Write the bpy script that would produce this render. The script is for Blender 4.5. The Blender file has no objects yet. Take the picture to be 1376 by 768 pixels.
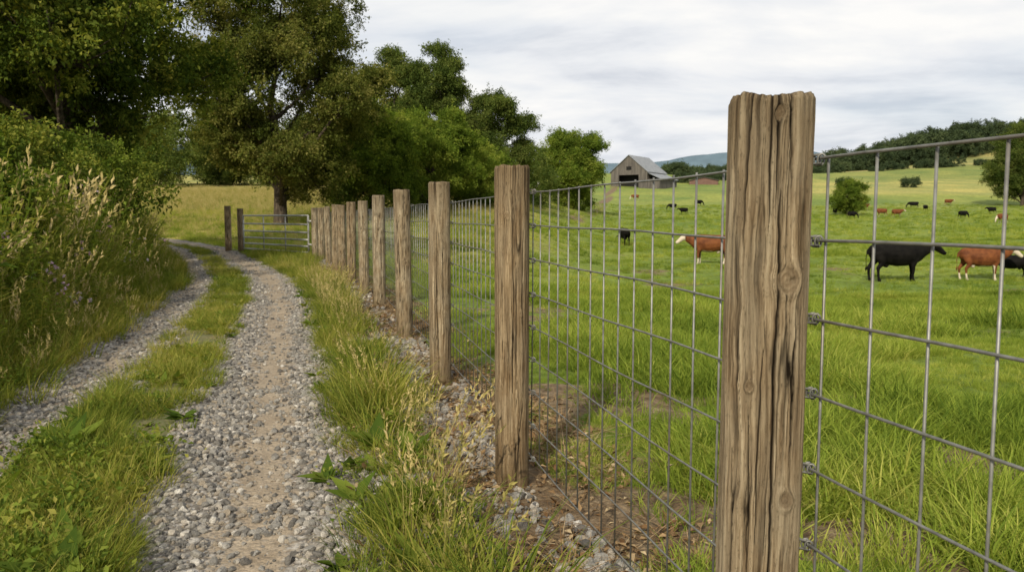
import bpy, math, random
import numpy as np
from mathutils import Vector, Matrix
random.seed(4); RNG=np.random.default_rng(7)
scene=bpy.context.scene
# ---------------------------------------------------------------- numeric noise
def _h(ix,iy,seed):
    ix=ix.astype(np.int64).astype(np.uint64); iy=iy.astype(np.int64).astype(np.uint64)
    n=(ix*np.uint64(374761393)+iy*np.uint64(668265263)+np.uint64(seed*1442695+12345))&np.uint64(0xffffffff)
    n=((n^(n>>np.uint64(13)))*np.uint64(1274126177))&np.uint64(0xffffffff)
    n=(n^(n>>np.uint64(16)))&np.uint64(0xffffffff)
    return n.astype(np.float64)/4294967295.0
def vnoise(x,y,seed=0):
    x=np.asarray(x,float)+5000; y=np.asarray(y,float)+5000
    x0=np.floor(x);y0=np.floor(y);fx=x-x0;fy=y-y0
    fx=fx*fx*(3-2*fx);fy=fy*fy*(3-2*fy)
    a=_h(x0,y0,seed);b=_h(x0+1,y0,seed);c=_h(x0,y0+1,seed);d=_h(x0+1,y0+1,seed)
    return (a*(1-fx)+b*fx)*(1-fy)+(c*(1-fx)+d*fx)*fy
def fbm(x,y,seed=0,o=4):
    s=0;a=.5;t=0
    for i in range(o):
        s=s+a*vnoise(np.asarray(x)*2**i,np.asarray(y)*2**i,seed+i*17);t+=a;a*=.5
    return s/t
def sstep(a,b,x):
    t=np.clip((np.asarray(x,float)-a)/(b-a),0,1);return t*t*(3-2*t)
def table(ys,vs,w):
    g=np.arange(-70,4200,.25); v=np.interp(g,ys,vs)
    k=int(w/.25); k+=1-k%2; ker=np.ones(k)/k
    p=np.pad(v,k,mode='edge'); p=np.convolve(p,ker,'same'); p=np.convolve(p,ker,'same')
    v=p[k:-k]
    return lambda y:np.interp(y,g,v)
# ---------------------------------------------------------------- site plan
track_c=table([-70,0,2.8,3.7,6.4,9.6,15,22.6,30,36,41,46,52,4000],[18.6,-1.0,-1.75,-2.0,-2.72,-3.62,-5.25,-8.5,-11.9,-16,-22,-31,-45,-45],2.0)
def track_u(x,y):
    y=np.asarray(y,float); c=track_c(y); d=(track_c(y+.3)-track_c(y-.3))/.6
    return (x-c)/np.sqrt(1+d*d)
POSTS=[(1.03,-.55),(.499,1.58),(0.0,3.66),(-.545,5.99),(-1.10,8.1),(-1.84,11.0),(-2.4,12.9),(-3.03,15),(-3.62,17),(-4.22,19),(-4.86,21.1),(-5.55,23.2)]
fence_x=table([-70]+[p[1] for p in POSTS]+[60,4000],[19]+[p[0] for p in POSTS]+[-17,-17],.6)
profR=table([-60,3,8,15,22,31,38,48,58,100,150,200,300,400,460,600,1000,4000],[0,0,-.12,-.55,-1.0,-1.27,-1.05,-.95,-.87,-.06,1.67,4.8,12.7,22,25,24,15,0],2.5)
profL=table([-60,24,36,60,100,150,200,300,400,460,600,1000,4000],[0,0,.1,1.3,3.7,7.3,10,16,22,25,24,15,0],4)
def H(x,y):
    x=np.asarray(x,float);y=np.asarray(y,float)
    s=x-fence_x(y); r=x/np.maximum(y,1)
    w=sstep(.3,8,s); q=sstep(18,42,y); w=w*(1-q+q*sstep(-.05,.14,r))
    w=np.where(y<3,w*0+w*sstep(-30,3,y),w)
    z=profL(y)*(1-w)+profR(y)*w
    hill=26*sstep(.35,.62,r)*np.exp(-((y-590)/125)**2)
    z=z+hill
    far=sstep(3,14,np.abs(s+1))
    z=z+far*(fbm(x/9,y/9,3)-.5)*.35*sstep(4,20,y)+(fbm(x/60,y/60,5)-.5)*4.5*sstep(110,260,y)
    u=track_u(x,y)
    tr=(np.abs(u)<1.4)
    z=z-np.where(tr,.035*(np.exp(-((np.abs(u)-.72)/.25)**2)),0)
    z=z+.10*sstep(-1.1,-2.2,u)*(y<60)+ (fbm(x*1.7,y*1.7,8,3)-.5)*.07
    return z
# ---------------------------------------------------------------- mesh helpers
def mesh_np(name,V,F,mats=(),attrs=None,smooth=False):
    me=bpy.data.meshes.new(name); V=np.asarray(V,np.float32); 
    if isinstance(F,np.ndarray):
        n=F.shape[1]; m=F.shape[0]
        me.vertices.add(len(V)); me.vertices.foreach_set('co',V.ravel())
        me.loops.add(n*m); me.loops.foreach_set('vertex_index',F.astype(np.int32).ravel())
        me.polygons.add(m); me.polygons.foreach_set('loop_start',np.arange(0,n*m,n,dtype=np.int32))
        me.update(calc_edges=True)
    else:
        me.from_pydata([tuple(map(float,v)) for v in V],[],F)
    for k,(a) in (attrs or {}).items():
        a=np.asarray(a,np.float32)
        if a.ndim==1:
            at=me.attributes.new(k,'FLOAT','POINT'); at.data.foreach_set('value',a)
        else:
            at=me.attributes.new(k,'FLOAT_VECTOR','POINT'); at.data.foreach_set('vector',a.ravel())
    for m in mats: me.materials.append(m)
    if smooth and len(me.polygons): me.polygons.foreach_set('use_smooth',np.ones(len(me.polygons),bool))
    me.validate(); me.update()
    return me
def add(name,me,parent=None,loc=(0,0,0)):
    o=bpy.data.objects.new(name,me); scene.collection.objects.link(o); o.location=loc
    if parent: o.parent=parent
    return o
class Geo:
    def __init__(s): s.V=[];s.F=[];s.n=0;s.M=[]
    def add(s,V,F,m=0):
        V=[tuple(v) for v in V]; s.V+=V; s.F+=[tuple(i+s.n for i in f) for f in F]; s.M+=[m]*len(F); s.n+=len(V)
    def tube(s,P,R,n=6,m=0,cap=True):
        P=[Vector(p) for p in P]; 
        if not hasattr(R,'__len__'): R=[R]*len(P)
        V=[];prev=None
        for i,p in enumerate(P):
            t=(P[min(i+1,len(P)-1)]-P[max(i-1,0)]).normalized()
            a=Vector((0,0,1)) if abs(t.z)<.9 else Vector((1,0,0))
            if prev is not None: a=prev
            b=(a-t*a.dot(t)).normalized(); prev=b; c=t.cross(b)
            for k in range(n):
                an=2*math.pi*k/n; V.append(p+(b*math.cos(an)+c*math.sin(an))*R[i])
        F=[(i*n+k,i*n+(k+1)%n,(i+1)*n+(k+1)%n,(i+1)*n+k) for i in range(len(P)-1) for k in range(n)]
        if cap: F+=[tuple(range(n))[::-1],tuple(range((len(P)-1)*n,len(P)*n))]
        s.add(V,F,m)
    def box(s,x0,x1,y0,y1,z0,z1,m=0):
        V=[(x,y,z) for x in(x0,x1) for y in(y0,y1) for z in(z0,z1)]
        s.add(V,[(0,1,3,2),(4,6,7,5),(0,4,5,1),(2,3,7,6),(0,2,6,4),(1,5,7,3)],m)
    def loft(s,S,side=(0,1,0),n=14,m=0):
        side=Vector(side);P=[Vector(a[:3]) for a in S];V=[]
        for i,p in enumerate(P):
            t=(P[min(i+1,len(P)-1)]-P[max(i-1,0)]).normalized(); nn=t.cross(side).normalized(); sd=nn.cross(t).normalized()
            for k in range(n):
                an=2*math.pi*k/n; V.append(p+sd*math.cos(an)*S[i][3]+nn*math.sin(an)*S[i][4])
        F=[(i*n+k,i*n+(k+1)%n,(i+1)*n+(k+1)%n,(i+1)*n+k) for i in range(len(P)-1) for k in range(n)]
        F+=[tuple(range(n))[::-1],tuple(range((len(P)-1)*n,len(P)*n))]
        s.add(V,F,m)
    def mesh(s,name,mats,smooth=False):
        me=bpy.data.meshes.new(name); me.from_pydata(s.V,[],s.F)
        for m in mats: me.materials.append(m)
        me.polygons.foreach_set('material_index',s.M)
        if smooth: me.polygons.foreach_set('use_smooth',[True]*len(s.F))
        me.update(); return me
# ---------------------------------------------------------------- materials
class NT:
    def __init__(s,name):
        s.m=bpy.data.materials.new(name); s.m.use_nodes=True; s.t=s.m.node_tree; s.t.nodes.clear()
        s.out=s.n('ShaderNodeOutputMaterial')
    def n(s,typ,**k):
        nd=s.t.nodes.new(typ)
        for a,b in k.items(): setattr(nd,a,b)
        return nd
    def l(s,a,b): s.t.links.new(a,b)
    def noise(s,vec,scale,detail=4,rough=.55,dist=0):
        nd=s.n('ShaderNodeTexNoise'); nd.inputs['Scale'].default_value=scale; nd.inputs['Detail'].default_value=detail
        nd.inputs['Roughness'].default_value=rough; nd.inputs['Distortion'].default_value=dist
        if vec is not None: s.l(vec,nd.inputs['Vector'])
        return nd.outputs['Fac']
    def ramp(s,fac,stops,interp='LINEAR'):
        r=s.n('ShaderNodeValToRGB'); r.color_ramp.interpolation=interp; e=r.color_ramp.elements
        while len(e)<len(stops): e.new(.5)
        for i,(p,c) in enumerate(stops): e[i].position=p; e[i].color=(*c,1) if len(c)==3 else c
        s.l(fac,r.inputs['Fac']); return r.outputs['Color']
    def g(s,v): return (v,v,v)
    def mix(s,fac,a,b,mode='MIX'):
        m=s.n('ShaderNodeMix',data_type='RGBA',blend_type=mode); m.clamp_result=False
        for sock,v in ((m.inputs[0],fac),(m.inputs[6],a),(m.inputs[7],b)):
            if isinstance(v,bpy.types.NodeSocket): s.l(v,sock)
            elif isinstance(v,(int,float)): sock.default_value=v
            else: sock.default_value=(*v,1)
        return m.outputs[2]
    def math(s,op,a,b=None,clamp=False):
        m=s.n('ShaderNodeMath',operation=op); m.use_clamp=clamp
        for i,v in enumerate((a,b)):
            if v is None: continue
            if isinstance(v,bpy.types.NodeSocket): s.l(v,m.inputs[i])
            else: m.inputs[i].default_value=v
        return m.outputs[0]
    def attr(s,name,kind='Fac'): 
        a=s.n('ShaderNodeAttribute'); a.attribute_name=name; return a.outputs[kind]
    def obj(s): return s.n('ShaderNodeTexCoord').outputs['Object']
    def pos(s): return s.n('ShaderNodeNewGeometry').outputs['Position']
    def scale(s,vec,sc):
        m=s.n('ShaderNodeMapping'); m.inputs['Scale'].default_value=sc; s.l(vec,m.inputs['Vector']); return m.outputs[0]
    def bump(s,h,strength,dist,nrm=None):
        b=s.n('ShaderNodeBump'); b.inputs['Strength'].default_value=strength; b.inputs['Distance'].default_value=dist
        s.l(h,b.inputs['Height'])
        if nrm is not None: s.l(nrm,b.inputs['Normal'])
        return b.outputs[0]
    def pbr(s,col,rough=.8,metal=0,nrm=None,spec=.3):
        p=s.n('ShaderNodeBsdfPrincipled')
        for sock,v in ((p.inputs['Base Color'],col),(p.inputs['Roughness'],rough),(p.inputs['Metallic'],metal)):
            if isinstance(v,bpy.types.NodeSocket): s.l(v,sock)
            elif isinstance(v,(int,float)): sock.default_value=v
            else: sock.default_value=(*v,1)
        p.inputs['Specular IOR Level'].default_value=spec
        if nrm is not None: s.l(nrm,p.inputs['Normal'])
        s.l(p.outputs[0],s.out.inputs[0]); return s.m
def leafmat(name,cols,trans=.35,tcol=(1.35,1.3,.6),patch=.35,pamp=.9):
    """cols: 4 colours dark -> light/yellow"""
    T=NT(name); rnd=T.n('ShaderNodeObjectInfo').outputs['Random']; ti=T.attr('tint')
    f=T.math('ADD',T.math('MULTIPLY',rnd,.5),T.math('MULTIPLY',ti,.5))
    big=T.noise(T.pos(),patch,3)
    f=T.math('ADD',f,T.math('MULTIPLY',T.math('SUBTRACT',big,.5),pamp),True)
    k=len(cols); c=T.ramp(f,[(i/(k-1)*.9+.05,cc) for i,cc in enumerate(cols)])
    d=T.n('ShaderNodeBsdfDiffuse'); T.l(c,d.inputs[0])
    t=T.n('ShaderNodeBsdfTranslucent'); T.l(T.mix(1.0,c,tcol,'MULTIPLY'),t.inputs[0])
    m=T.n('ShaderNodeMixShader'); m.inputs[0].default_value=trans; T.l(d.outputs[0],m.inputs[1]); T.l(t.outputs[0],m.inputs[2])
    T.l(m.outputs[0],T.out.inputs[0]); return T.m
M={}
M['pasture']=leafmat('pasture_grass_blades',[(.070,.118,.018),(.155,.215,.032),(.245,.305,.048),(.40,.40,.10)],.4,pamp=1.6)
M['verge']=leafmat('verge_grass_blades',[(.060,.095,.016),(.135,.172,.028),(.24,.248,.045),(.43,.36,.12)],.4,pamp=1.4)
M['dry']=leafmat('dry_grass_stalks',[(.24,.22,.06),(.36,.31,.11),(.48,.39,.17),(.56,.46,.25)],.3,(1.1,1.05,.9))
M['weed']=leafmat('weed_leaves',[(.045,.078,.014),(.09,.138,.022),(.165,.21,.035),(.31,.29,.07)],.4,pamp=1.4)
M['oak']=leafmat('oak_leaves',[(.028,.042,.010),(.066,.084,.018),(.13,.145,.033),(.24,.22,.07)],.38)
M['near']=leafmat('ash_leaves',[(.024,.042,.009),(.060,.092,.016),(.13,.165,.029),(.28,.28,.055)],.42,pamp=1.4)
M['bright']=leafmat('maple_leaves',[(.044,.074,.012),(.092,.142,.021),(.165,.222,.034),(.28,.31,.06)],.42,pamp=1.3)
M['mid']=leafmat('walnut_leaves',[(.034,.055,.014),(.064,.096,.023),(.11,.145,.034),(.19,.21,.058)],.38,pamp=1.2)
M['far']=leafmat('hazed_distant_leaves',[(.032,.050,.028),(.048,.070,.036),(.068,.094,.044),(.10,.125,.055)],.2,patch=.03)  # greyer, bluer leaf colours carry some distance haze
def bark():
    T=NT('bark'); v=T.scale(T.obj(),(6,6,1.2)); f=T.noise(v,2.2,6,.65,.4)
    c=T.ramp(f,[(.3,(.02,.016,.012)),(.55,(.07,.055,.04)),(.75,(.16,.13,.10))])
    return T.pbr(c,.95,nrm=T.bump(f,.9,.05),spec=.1)
M['bark']=bark()
def wood():
    T=NT('weathered_post_wood'); g=T.attr('grain'); k=T.attr('crack'); rg=T.attr('ring'); o=T.obj()
    fine=T.noise(T.scale(o,(340,340,13)),1,6,.78); blot=T.noise(T.scale(o,(14,14,4.0)),1,5,.65); spk=T.noise(T.scale(o,(190,190,60)),1,4,.75)
    oi=T.n('ShaderNodeObjectInfo').outputs['Random']
    f=T.math('ADD',T.math('MULTIPLY',g,.42),T.math('MULTIPLY',fine,.58))
    c=T.ramp(f,[(.35,(.060,.045,.029)),(.45,(.17,.135,.090)),(.54,(.28,.232,.16)),(.68,(.45,.40,.30))])
    strk=T.noise(T.scale(o,(75,75,3.2)),1,5,.68); c=T.mix(1,c,T.ramp(strk,[(.32,T.g(.62)),(.5,T.g(1.0)),(.68,T.g(1.2))]),'MULTIPLY')
    c=T.mix(T.ramp(blot,[(.42,T.g(0)),(.65,T.g(.5))]),c,(.145,.098,.054),'MIX')
    c=T.mix(T.math('MULTIPLY',T.ramp(T.noise(T.scale(o,(12,12,5)),1,4),[(.42,T.g(0)),(.60,T.g(1))]),.6),c,T.mix(.5,c,(.31,.29,.235)))
    low=T.n('ShaderNodeSeparateXYZ'); T.l(o,low.inputs[0])
    c=T.mix(T.ramp(T.math('ADD',low.outputs[2],T.math('MULTIPLY',blot,.3)),[(.18,T.g(.6)),(.5,T.g(0))]),c,(.12,.085,.045))
    topd=T.math('ADD',low.outputs[2],T.math('MULTIPLY',T.math('SUBTRACT',strk,.5),.45))
    c=T.mix(T.ramp(T.math('SUBTRACT',topd,.9),[(.40,T.g(0)),(.60,T.g(.5))]),c,(.095,.078,.056))
    c=T.mix(T.math('MULTIPLY',rg,.55),c,(.095,.062,.036))
    c=T.mix(T.ramp(spk,[(.56,T.g(0)),(.68,T.g(.65))]),c,(.06,.05,.034))
    c=T.mix(k,c,(.011,.008,.005))
    c=T.mix(1.0,c,T.ramp(oi,[(0,(.82,.72,.60)),(.5,(.92,.86,.77)),(1,(1.0,.98,.93))]),'MULTIPLY')
    h=T.math('ADD',T.math('MULTIPLY',fine,.8),T.math('MULTIPLY',spk,.3))
    return T.pbr(c,.92,nrm=T.bump(h,1.0,.005),spec=.1)
M['wood']=wood()
def galv(name='galvanised_wire',base=.20,metal=.5):
    T=NT(name); f=T.noise(T.pos(),35,4); f2=T.noise(T.pos(),4,3)
    c=T.ramp(f,[(.3,(base*.6,base*.6,base*.55)),(.7,(base*1.2,base*1.2,base*1.12))])
    c=T.mix(T.ramp(f2,[(.5,T.g(0)),(.7,T.g(.5))]),c,(.12,.085,.055))
    return T.pbr(c,.5,metal,spec=.4)
M['wire']=galv(); M['gate']=galv('galvanised_gate_tube',.46,.25)
def ground_mat():
    T=NT('ground_soil_and_turf'); p=T.pos(); col=T.attr('col','Vector'); d=T.attr('dirt')
    n1=T.noise(p,1.1,6,.6); n2=T.noise(p,14,6,.7); n3=T.noise(p,.06,5)
    c=T.mix(1,col,T.ramp(n1,[(.3,T.g(.68)),(.7,T.g(1.28))]),'MULTIPLY')
    c=T.mix(1,c,T.ramp(n2,[(.3,T.g(.6)),(.7,T.g(1.35))]),'MULTIPLY')
    c=T.mix(1,c,T.ramp(n3,[(.35,(.72,.82,.8)),(.65,(1.28,1.14,1.1))]),'MULTIPLY')
    s1=T.noise(p,9,6,.65); s2=T.noise(p,55,4,.7)
    dc=T.ramp(s1,[(.3,(.075,.050,.030)),(.5,(.17,.122,.074)),(.7,(.31,.24,.155))])
    dc=T.mix(1,dc,T.ramp(s2,[(.3,T.g(.55)),(.7,T.g(1.3))]),'MULTIPLY')
    dd=T.math('ADD',d,T.math('MULTIPLY',T.math('SUBTRACT',n2,.5),.9),True)
    c=T.mix(T.ramp(dd,[(.4,T.g(0)),(.6,T.g(1))]),c,dc)
    return T.pbr(c,.95,nrm=T.bump(T.math('ADD',s1,s2),.7,.03),spec=.1)
M['ground']=ground_mat()
def gravel_mat():
    T=NT('crushed_gravel'); p=T.pos(); d=T.attr('dirt'); gr=T.attr('turf')
    def vor(sc):
        v=T.n('ShaderNodeTexVoronoi'); v.inputs['Scale'].default_value=sc; T.l(p,v.inputs['Vector']); return v
    v1=vor(34);v2=vor(75)
    def sep(v):
        s=T.n('ShaderNodeSeparateColor'); T.l(v.outputs['Color'],s.inputs[0]); return s.outputs[0]
    st=T.ramp(sep(v1),[(0,(.13,.12,.105)),(.35,(.235,.22,.195)),(.7,(.33,.31,.28)),(1,(.48,.455,.415))])
    st2=T.ramp(sep(v2),[(0,(.14,.125,.105)),(.5,(.25,.225,.19)),(1,(.40,.37,.33))])
    n=T.noise(p,6,5,.6); st=T.mix(T.ramp(n,[(.42,T.g(0)),(.58,T.g(1))]),st,st2)
    st=T.mix(T.ramp(v1.outputs['Distance'],[(.35,T.g(0)),(.75,T.g(.75))]),st,(.09,.072,.055))
    s1=T.noise(p,5,6,.65);s2=T.noise(p,120,3,.7)
    dc=T.ramp(s1,[(.3,(.20,.155,.105)),(.7,(.34,.28,.205))]); dc=T.mix(1,dc,T.ramp(s2,[(.3,T.g(.65)),(.7,T.g(1.25))]),'MULTIPLY')
    dd=T.math('ADD',d,T.math('MULTIPLY',T.math('SUBTRACT',T.noise(p,11,6,.7),.5),1.4),True)
    c=T.mix(T.ramp(dd,[(.42,T.g(0)),(.60,T.g(.88))]),st,dc)
    tg=T.math('ADD',gr,T.math('MULTIPLY',T.math('SUBTRACT',T.noise(p,7,6,.7),.5),1.0),True)
    c=T.mix(T.ramp(tg,[(.4,T.g(0)),(.6,T.g(.85))]),c,T.ramp(s1,[(.35,(.07,.09,.02)),(.65,(.15,.125,.05))]))
    h=T.math('SUBTRACT',1.0,v1.outputs['Distance']); h=T.math('ADD',h,T.math('MULTIPLY',T.math('SUBTRACT',1.0,v2.outputs['Distance']),.4))
    return T.pbr(c,.93,nrm=T.bump(h,.7,.012),spec=.15)
M['gravel']=gravel_mat()
def stone_mat():
    T=NT('gravel_stone'); r=T.n('ShaderNodeObjectInfo').outputs['Random']
    c=T.ramp(r,[(0,(.10,.092,.082)),(.3,(.21,.198,.178)),(.6,(.30,.285,.258)),(.8,(.30,.25,.185)),(1,(.50,.475,.43))])
    f=T.noise(T.obj(),2.2,5,.65); c=T.mix(1,c,T.ramp(f,[(.3,T.g(.72)),(.7,T.g(1.2))]),'MULTIPLY')
    return T.pbr(c,.9,nrm=T.bump(f,.5,.2),spec=.2)
M['stone']=stone_mat()
def simple(name,a,b,sc=3,rough=.85,spec=.2,strz=1,metal=0):
    T=NT(name); f=T.noise(T.scale(T.obj(),(sc,sc,sc*strz)),1,5,.6); return T.pbr(T.ramp(f,[(.3,a),(.7,b)]),rough,metal,nrm=T.bump(f,.3,.02),spec=spec)
M['litter']=leafmat('dead_leaves',[(.08,.045,.022),(.16,.095,.045),(.28,.19,.10),(.42,.33,.20)],.1,(1,1,1))
M['petal']=leafmat('wildflower_petals',[(.45,.16,.32),(.55,.30,.48),(.62,.50,.58),(.7,.66,.6)],.3,(1,1,1))
# ---------------------------------------------------------------- ground sheet
def grow(start,step,ratio,end):
    o=[];x=start;s=step
    while x<end: o.append(x); x+=s; s*=ratio
    o.append(end); return o
ys=[-60,-45,-32,-22,-15,-10,-7,-5,-3.5,-2.5,-1.7,-1,-.5,0,.4,.8,1.2,1.5]+list(np.arange(1.7,9,.05))+grow(9,.06,1.018,4000)
uR=grow(3.2,.06,1.045,4000); uL=grow(1.7,.06,1.045,4000)
us=[-v for v in uL[::-1]]+list(np.arange(-1.65,3.15,.05))+uR
ys=np.array(ys);us=np.array(us)
Y,U=np.meshgrid(ys,us,indexing='ij'); X=U+track_c(Y)*(1-sstep(60,400,Y))
Z=H(X,Y); nr,nc=X.shape
u=track_u(X,Y); s=X-fence_x(Y); r=X/np.maximum(Y,1)
past=np.array([.150,.20,.036]); mead=np.array([.28,.255,.075]); verge=np.array([.125,.138,.037]); yel=np.array([.27,.27,.085])
left=(1-sstep(-.05,.12,r))*sstep(20,45,Y)
left=np.maximum(left,(s<-.3)*1.0*(Y<45))
col=past*(1-left[...,None])+mead*left[...,None]
nv=((u>-1.2)&(s<.1)&(Y<28))[...,None]; col=np.where(nv,verge,col)
pale=sstep(90,200,Y)[...,None]; col=col*(1-.35*pale)+np.array([.22,.25,.085])*.35*pale
pn=fbm(X/70,Y/40,31); fy=(sstep(215,235,Y)*sstep(.32,.40,r+(pn-.5)*.1))
col=col*(1-fy[...,None])+yel*fy[...,None]
fy2=sstep(330,350,Y+(pn-.5)*40)*sstep(.28,.36,r); c2=np.array([.15,.19,.05]); col=col*(1-.8*fy2[...,None])+c2*.8*fy2[...,None]
fy3=sstep(420,430,Y)*sstep(.3,.36,r); col=col*(1-fy3[...,None])+np.array([.24,.235,.085])*fy3[...,None]
dirt=np.zeros_like(X)
wob=(fbm(X*1.3,Y*1.3,12)-.5)*.5
dirt=np.maximum(dirt,sstep(-.62,-.38,s+wob)*(1-sstep(.15,.5,s+wob))*(Y<23.5))
def bare(x,y): return sstep(.585,.66,fbm(x*1.3,y*1.3,40))
dirt=np.maximum(dirt,(bare(X,Y)*(s>0)*(1-sstep(2,4,s)))*(Y<12))
dirt=np.maximum(dirt,.6*sstep(.66,.74,fbm(X*.35,Y*.35,44))*(s>2)*(Y<60)*(Y>10))
lx=np.interp(Y,[60,120,300],[.055*60,.09*120,.128*300]); lane=np.exp(-((X-lx)/1.3)**2)*sstep(80,100,Y)*(1-sstep(290,300,Y)); dirt=np.maximum(dirt,lane)
idx=np.arange(nr*nc).reshape(nr,nc)
F=np.stack([idx[:-1,:-1],idx[:-1,1:],idx[1:,1:],idx[1:,:-1]],-1).reshape(-1,4)
V=np.stack([X,Y,Z],-1).reshape(-1,3)
add('ground',mesh_np('ground',V,F,[M['ground']],{'col':col.reshape(-1,3),'dirt':dirt.ravel()},True))
u2=u+(fbm(X*2,Y*2,19)-.5)*.3
cols_ok=(u[:-1,:-1]>-1.15)&(u[:-1,1:]<1.38)&(Y[:-1,:-1]>-22)&(Y[:-1,:-1]<50)
Ft=np.stack([idx[:-1,:-1],idx[:-1,1:],idx[1:,1:],idx[1:,:-1]],-1)[cols_ok]
used=np.unique(Ft); remap=np.zeros(nr*nc,int); remap[used]=np.arange(len(used))
Vt=V[used].copy(); Vt[:,2]+=.006
uf=u2.ravel()[used]
turf=1-sstep(.18,.36,np.abs(uf)); turf=np.maximum(turf,sstep(1.12,1.32,uf)); turf=np.maximum(turf,sstep(-.90,-1.08,uf))
yy=Vt[:,1]; 
tdirt=np.exp(-((uf-.76)/.22)**2)*.80+.6*np.exp(-((uf+.66)/.22)**2)+sstep(10,22,yy)*.12
add('gravel_track',mesh_np('gravel_track',Vt,remap[Ft],[M['gravel']],{'turf':turf,'dirt':tdirt},True))
# ---------------------------------------------------------------- instancing
def make_collection(name,objs):
    c=bpy.data.collections.new(name)
    for o in objs: c.objects.link(o)
    return c
def scatter(name,P,R,S,I,coll,parent=None):
    n=len(P); me=bpy.data.meshes.new(name); me.vertices.add(n); me.vertices.foreach_set('co',np.asarray(P,np.float32).ravel())
    a=me.attributes.new('rot','FLOAT_VECTOR','POINT'); a.data.foreach_set('vector',np.asarray(R,np.float32).ravel())
    S=np.asarray(S,np.float32); S=np.repeat(S[:,None],3,1) if S.ndim==1 else S
    a=me.attributes.new('scl','FLOAT_VECTOR','POINT'); a.data.foreach_set('vector',S.ravel())
    a=me.attributes.new('idx','INT','POINT'); a.data.foreach_set('value',np.asarray(I,np.int32))
    o=add(name,me,parent)
    key='scatter_'+coll.name; ng=bpy.data.node_groups.get(key)
    if ng is None:
        ng=bpy.data.node_groups.new(key,'GeometryNodeTree')
        ng.interface.new_socket('Geometry',in_out='INPUT',socket_type='NodeSocketGeometry')
        ng.interface.new_socket('Geometry',in_out='OUTPUT',socket_type='NodeSocketGeometry')
        N=ng.nodes; L=ng.links; gi=N.new('NodeGroupInput'); go=N.new('NodeGroupOutput')
        ip=N.new('GeometryNodeInstanceOnPoints'); ci=N.new('GeometryNodeCollectionInfo')
        ci.inputs['Collection'].default_value=coll; ci.inputs['Separate Children'].default_value=True; ci.inputs['Reset Children'].default_value=True
        def na(nm,t):
            x=N.new('GeometryNodeInputNamedAttribute'); x.data_type=t; x.inputs['Name'].default_value=nm; return x.outputs[0]
        e=N.new('FunctionNodeEulerToRotation'); L.new(na('rot','FLOAT_VECTOR'),e.inputs[0])
        L.new(gi.outputs[0],ip.inputs['Points']); L.new(ci.outputs[0],ip.inputs['Instance']); ip.inputs['Pick Instance'].default_value=True
        L.new(na('idx','INT'),ip.inputs['Instance Index']); L.new(e.outputs[0],ip.inputs['Rotation']); L.new(na('scl','FLOAT_VECTOR'),ip.inputs['Scale'])
        L.new(ip.outputs[0],go.inputs[0])
    md=o.modifiers.new('scatter','NODES'); md.node_group=ng
    return o
def leafset(P,D,N,L,W,tint,fold=.25):
    """rhombic folded leaves"""
    D=D/np.linalg.norm(D,axis=1,keepdims=True); S=np.cross(D,N); S/=np.linalg.norm(S,axis=1,keepdims=True)+1e-9; Nn=np.cross(S,D)
    L=L[:,None];W=W[:,None]
    a=P; t=P+D*L-Nn*L*.12; l=P+D*L*.45+S*W*.5+Nn*W*fold; r_=P+D*L*.45-S*W*.5+Nn*W*fold
    V=np.stack([a,l,t,r_],1).reshape(-1,3); n=len(P); b=np.arange(n)*4
    F=np.concatenate([np.stack([b,b+1,b+2],1),np.stack([b,b+2,b+3],1)]); T=np.repeat(tint,4)
    return V,F,T
def join(parts):
    V=[];F=[];T=[];k=0
    for v,f,t in parts: V.append(v);F.append(f+k);T.append(t);k+=len(v)
    return np.concatenate(V),np.concatenate(F),np.concatenate(T)
def tmpl(name,parts,mats,midx=None):
    V,F,T=join(parts); me=mesh_np(name,V,F,mats,{'tint':T})
    if midx is not None: me.polygons.foreach_set('material_index',midx)
    return bpy.data.objects.new(name,me)
def rdir(n,rng,zb=0):
    d=rng.normal(size=(n,3)); d[:,2]+=zb; return d/np.linalg.norm(d,axis=1,keepdims=True)
def clump(name,mat,n,leafL,seed,flat=.7):
    g=np.random.default_rng(seed)
    k=7; tw=rdir(k,g)*g.uniform(.3,1.0,(k,1)); w=g.integers(0,k,n); t=g.random(n)**.6
    P=tw[w]*t[:,None]+g.normal(size=(n,3))*.17; P[:,2]*=flat
    D=tw[w]*.6+g.normal(size=(n,3))*.55; D[:,2]-=.25; N=rdir(n,g,1.3)
    L=leafL*g.uniform(.65,1.3,n)
    return tmpl(name,[leafset(P,D,N,L,L*.58,g.random(n))],[mat])
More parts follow.
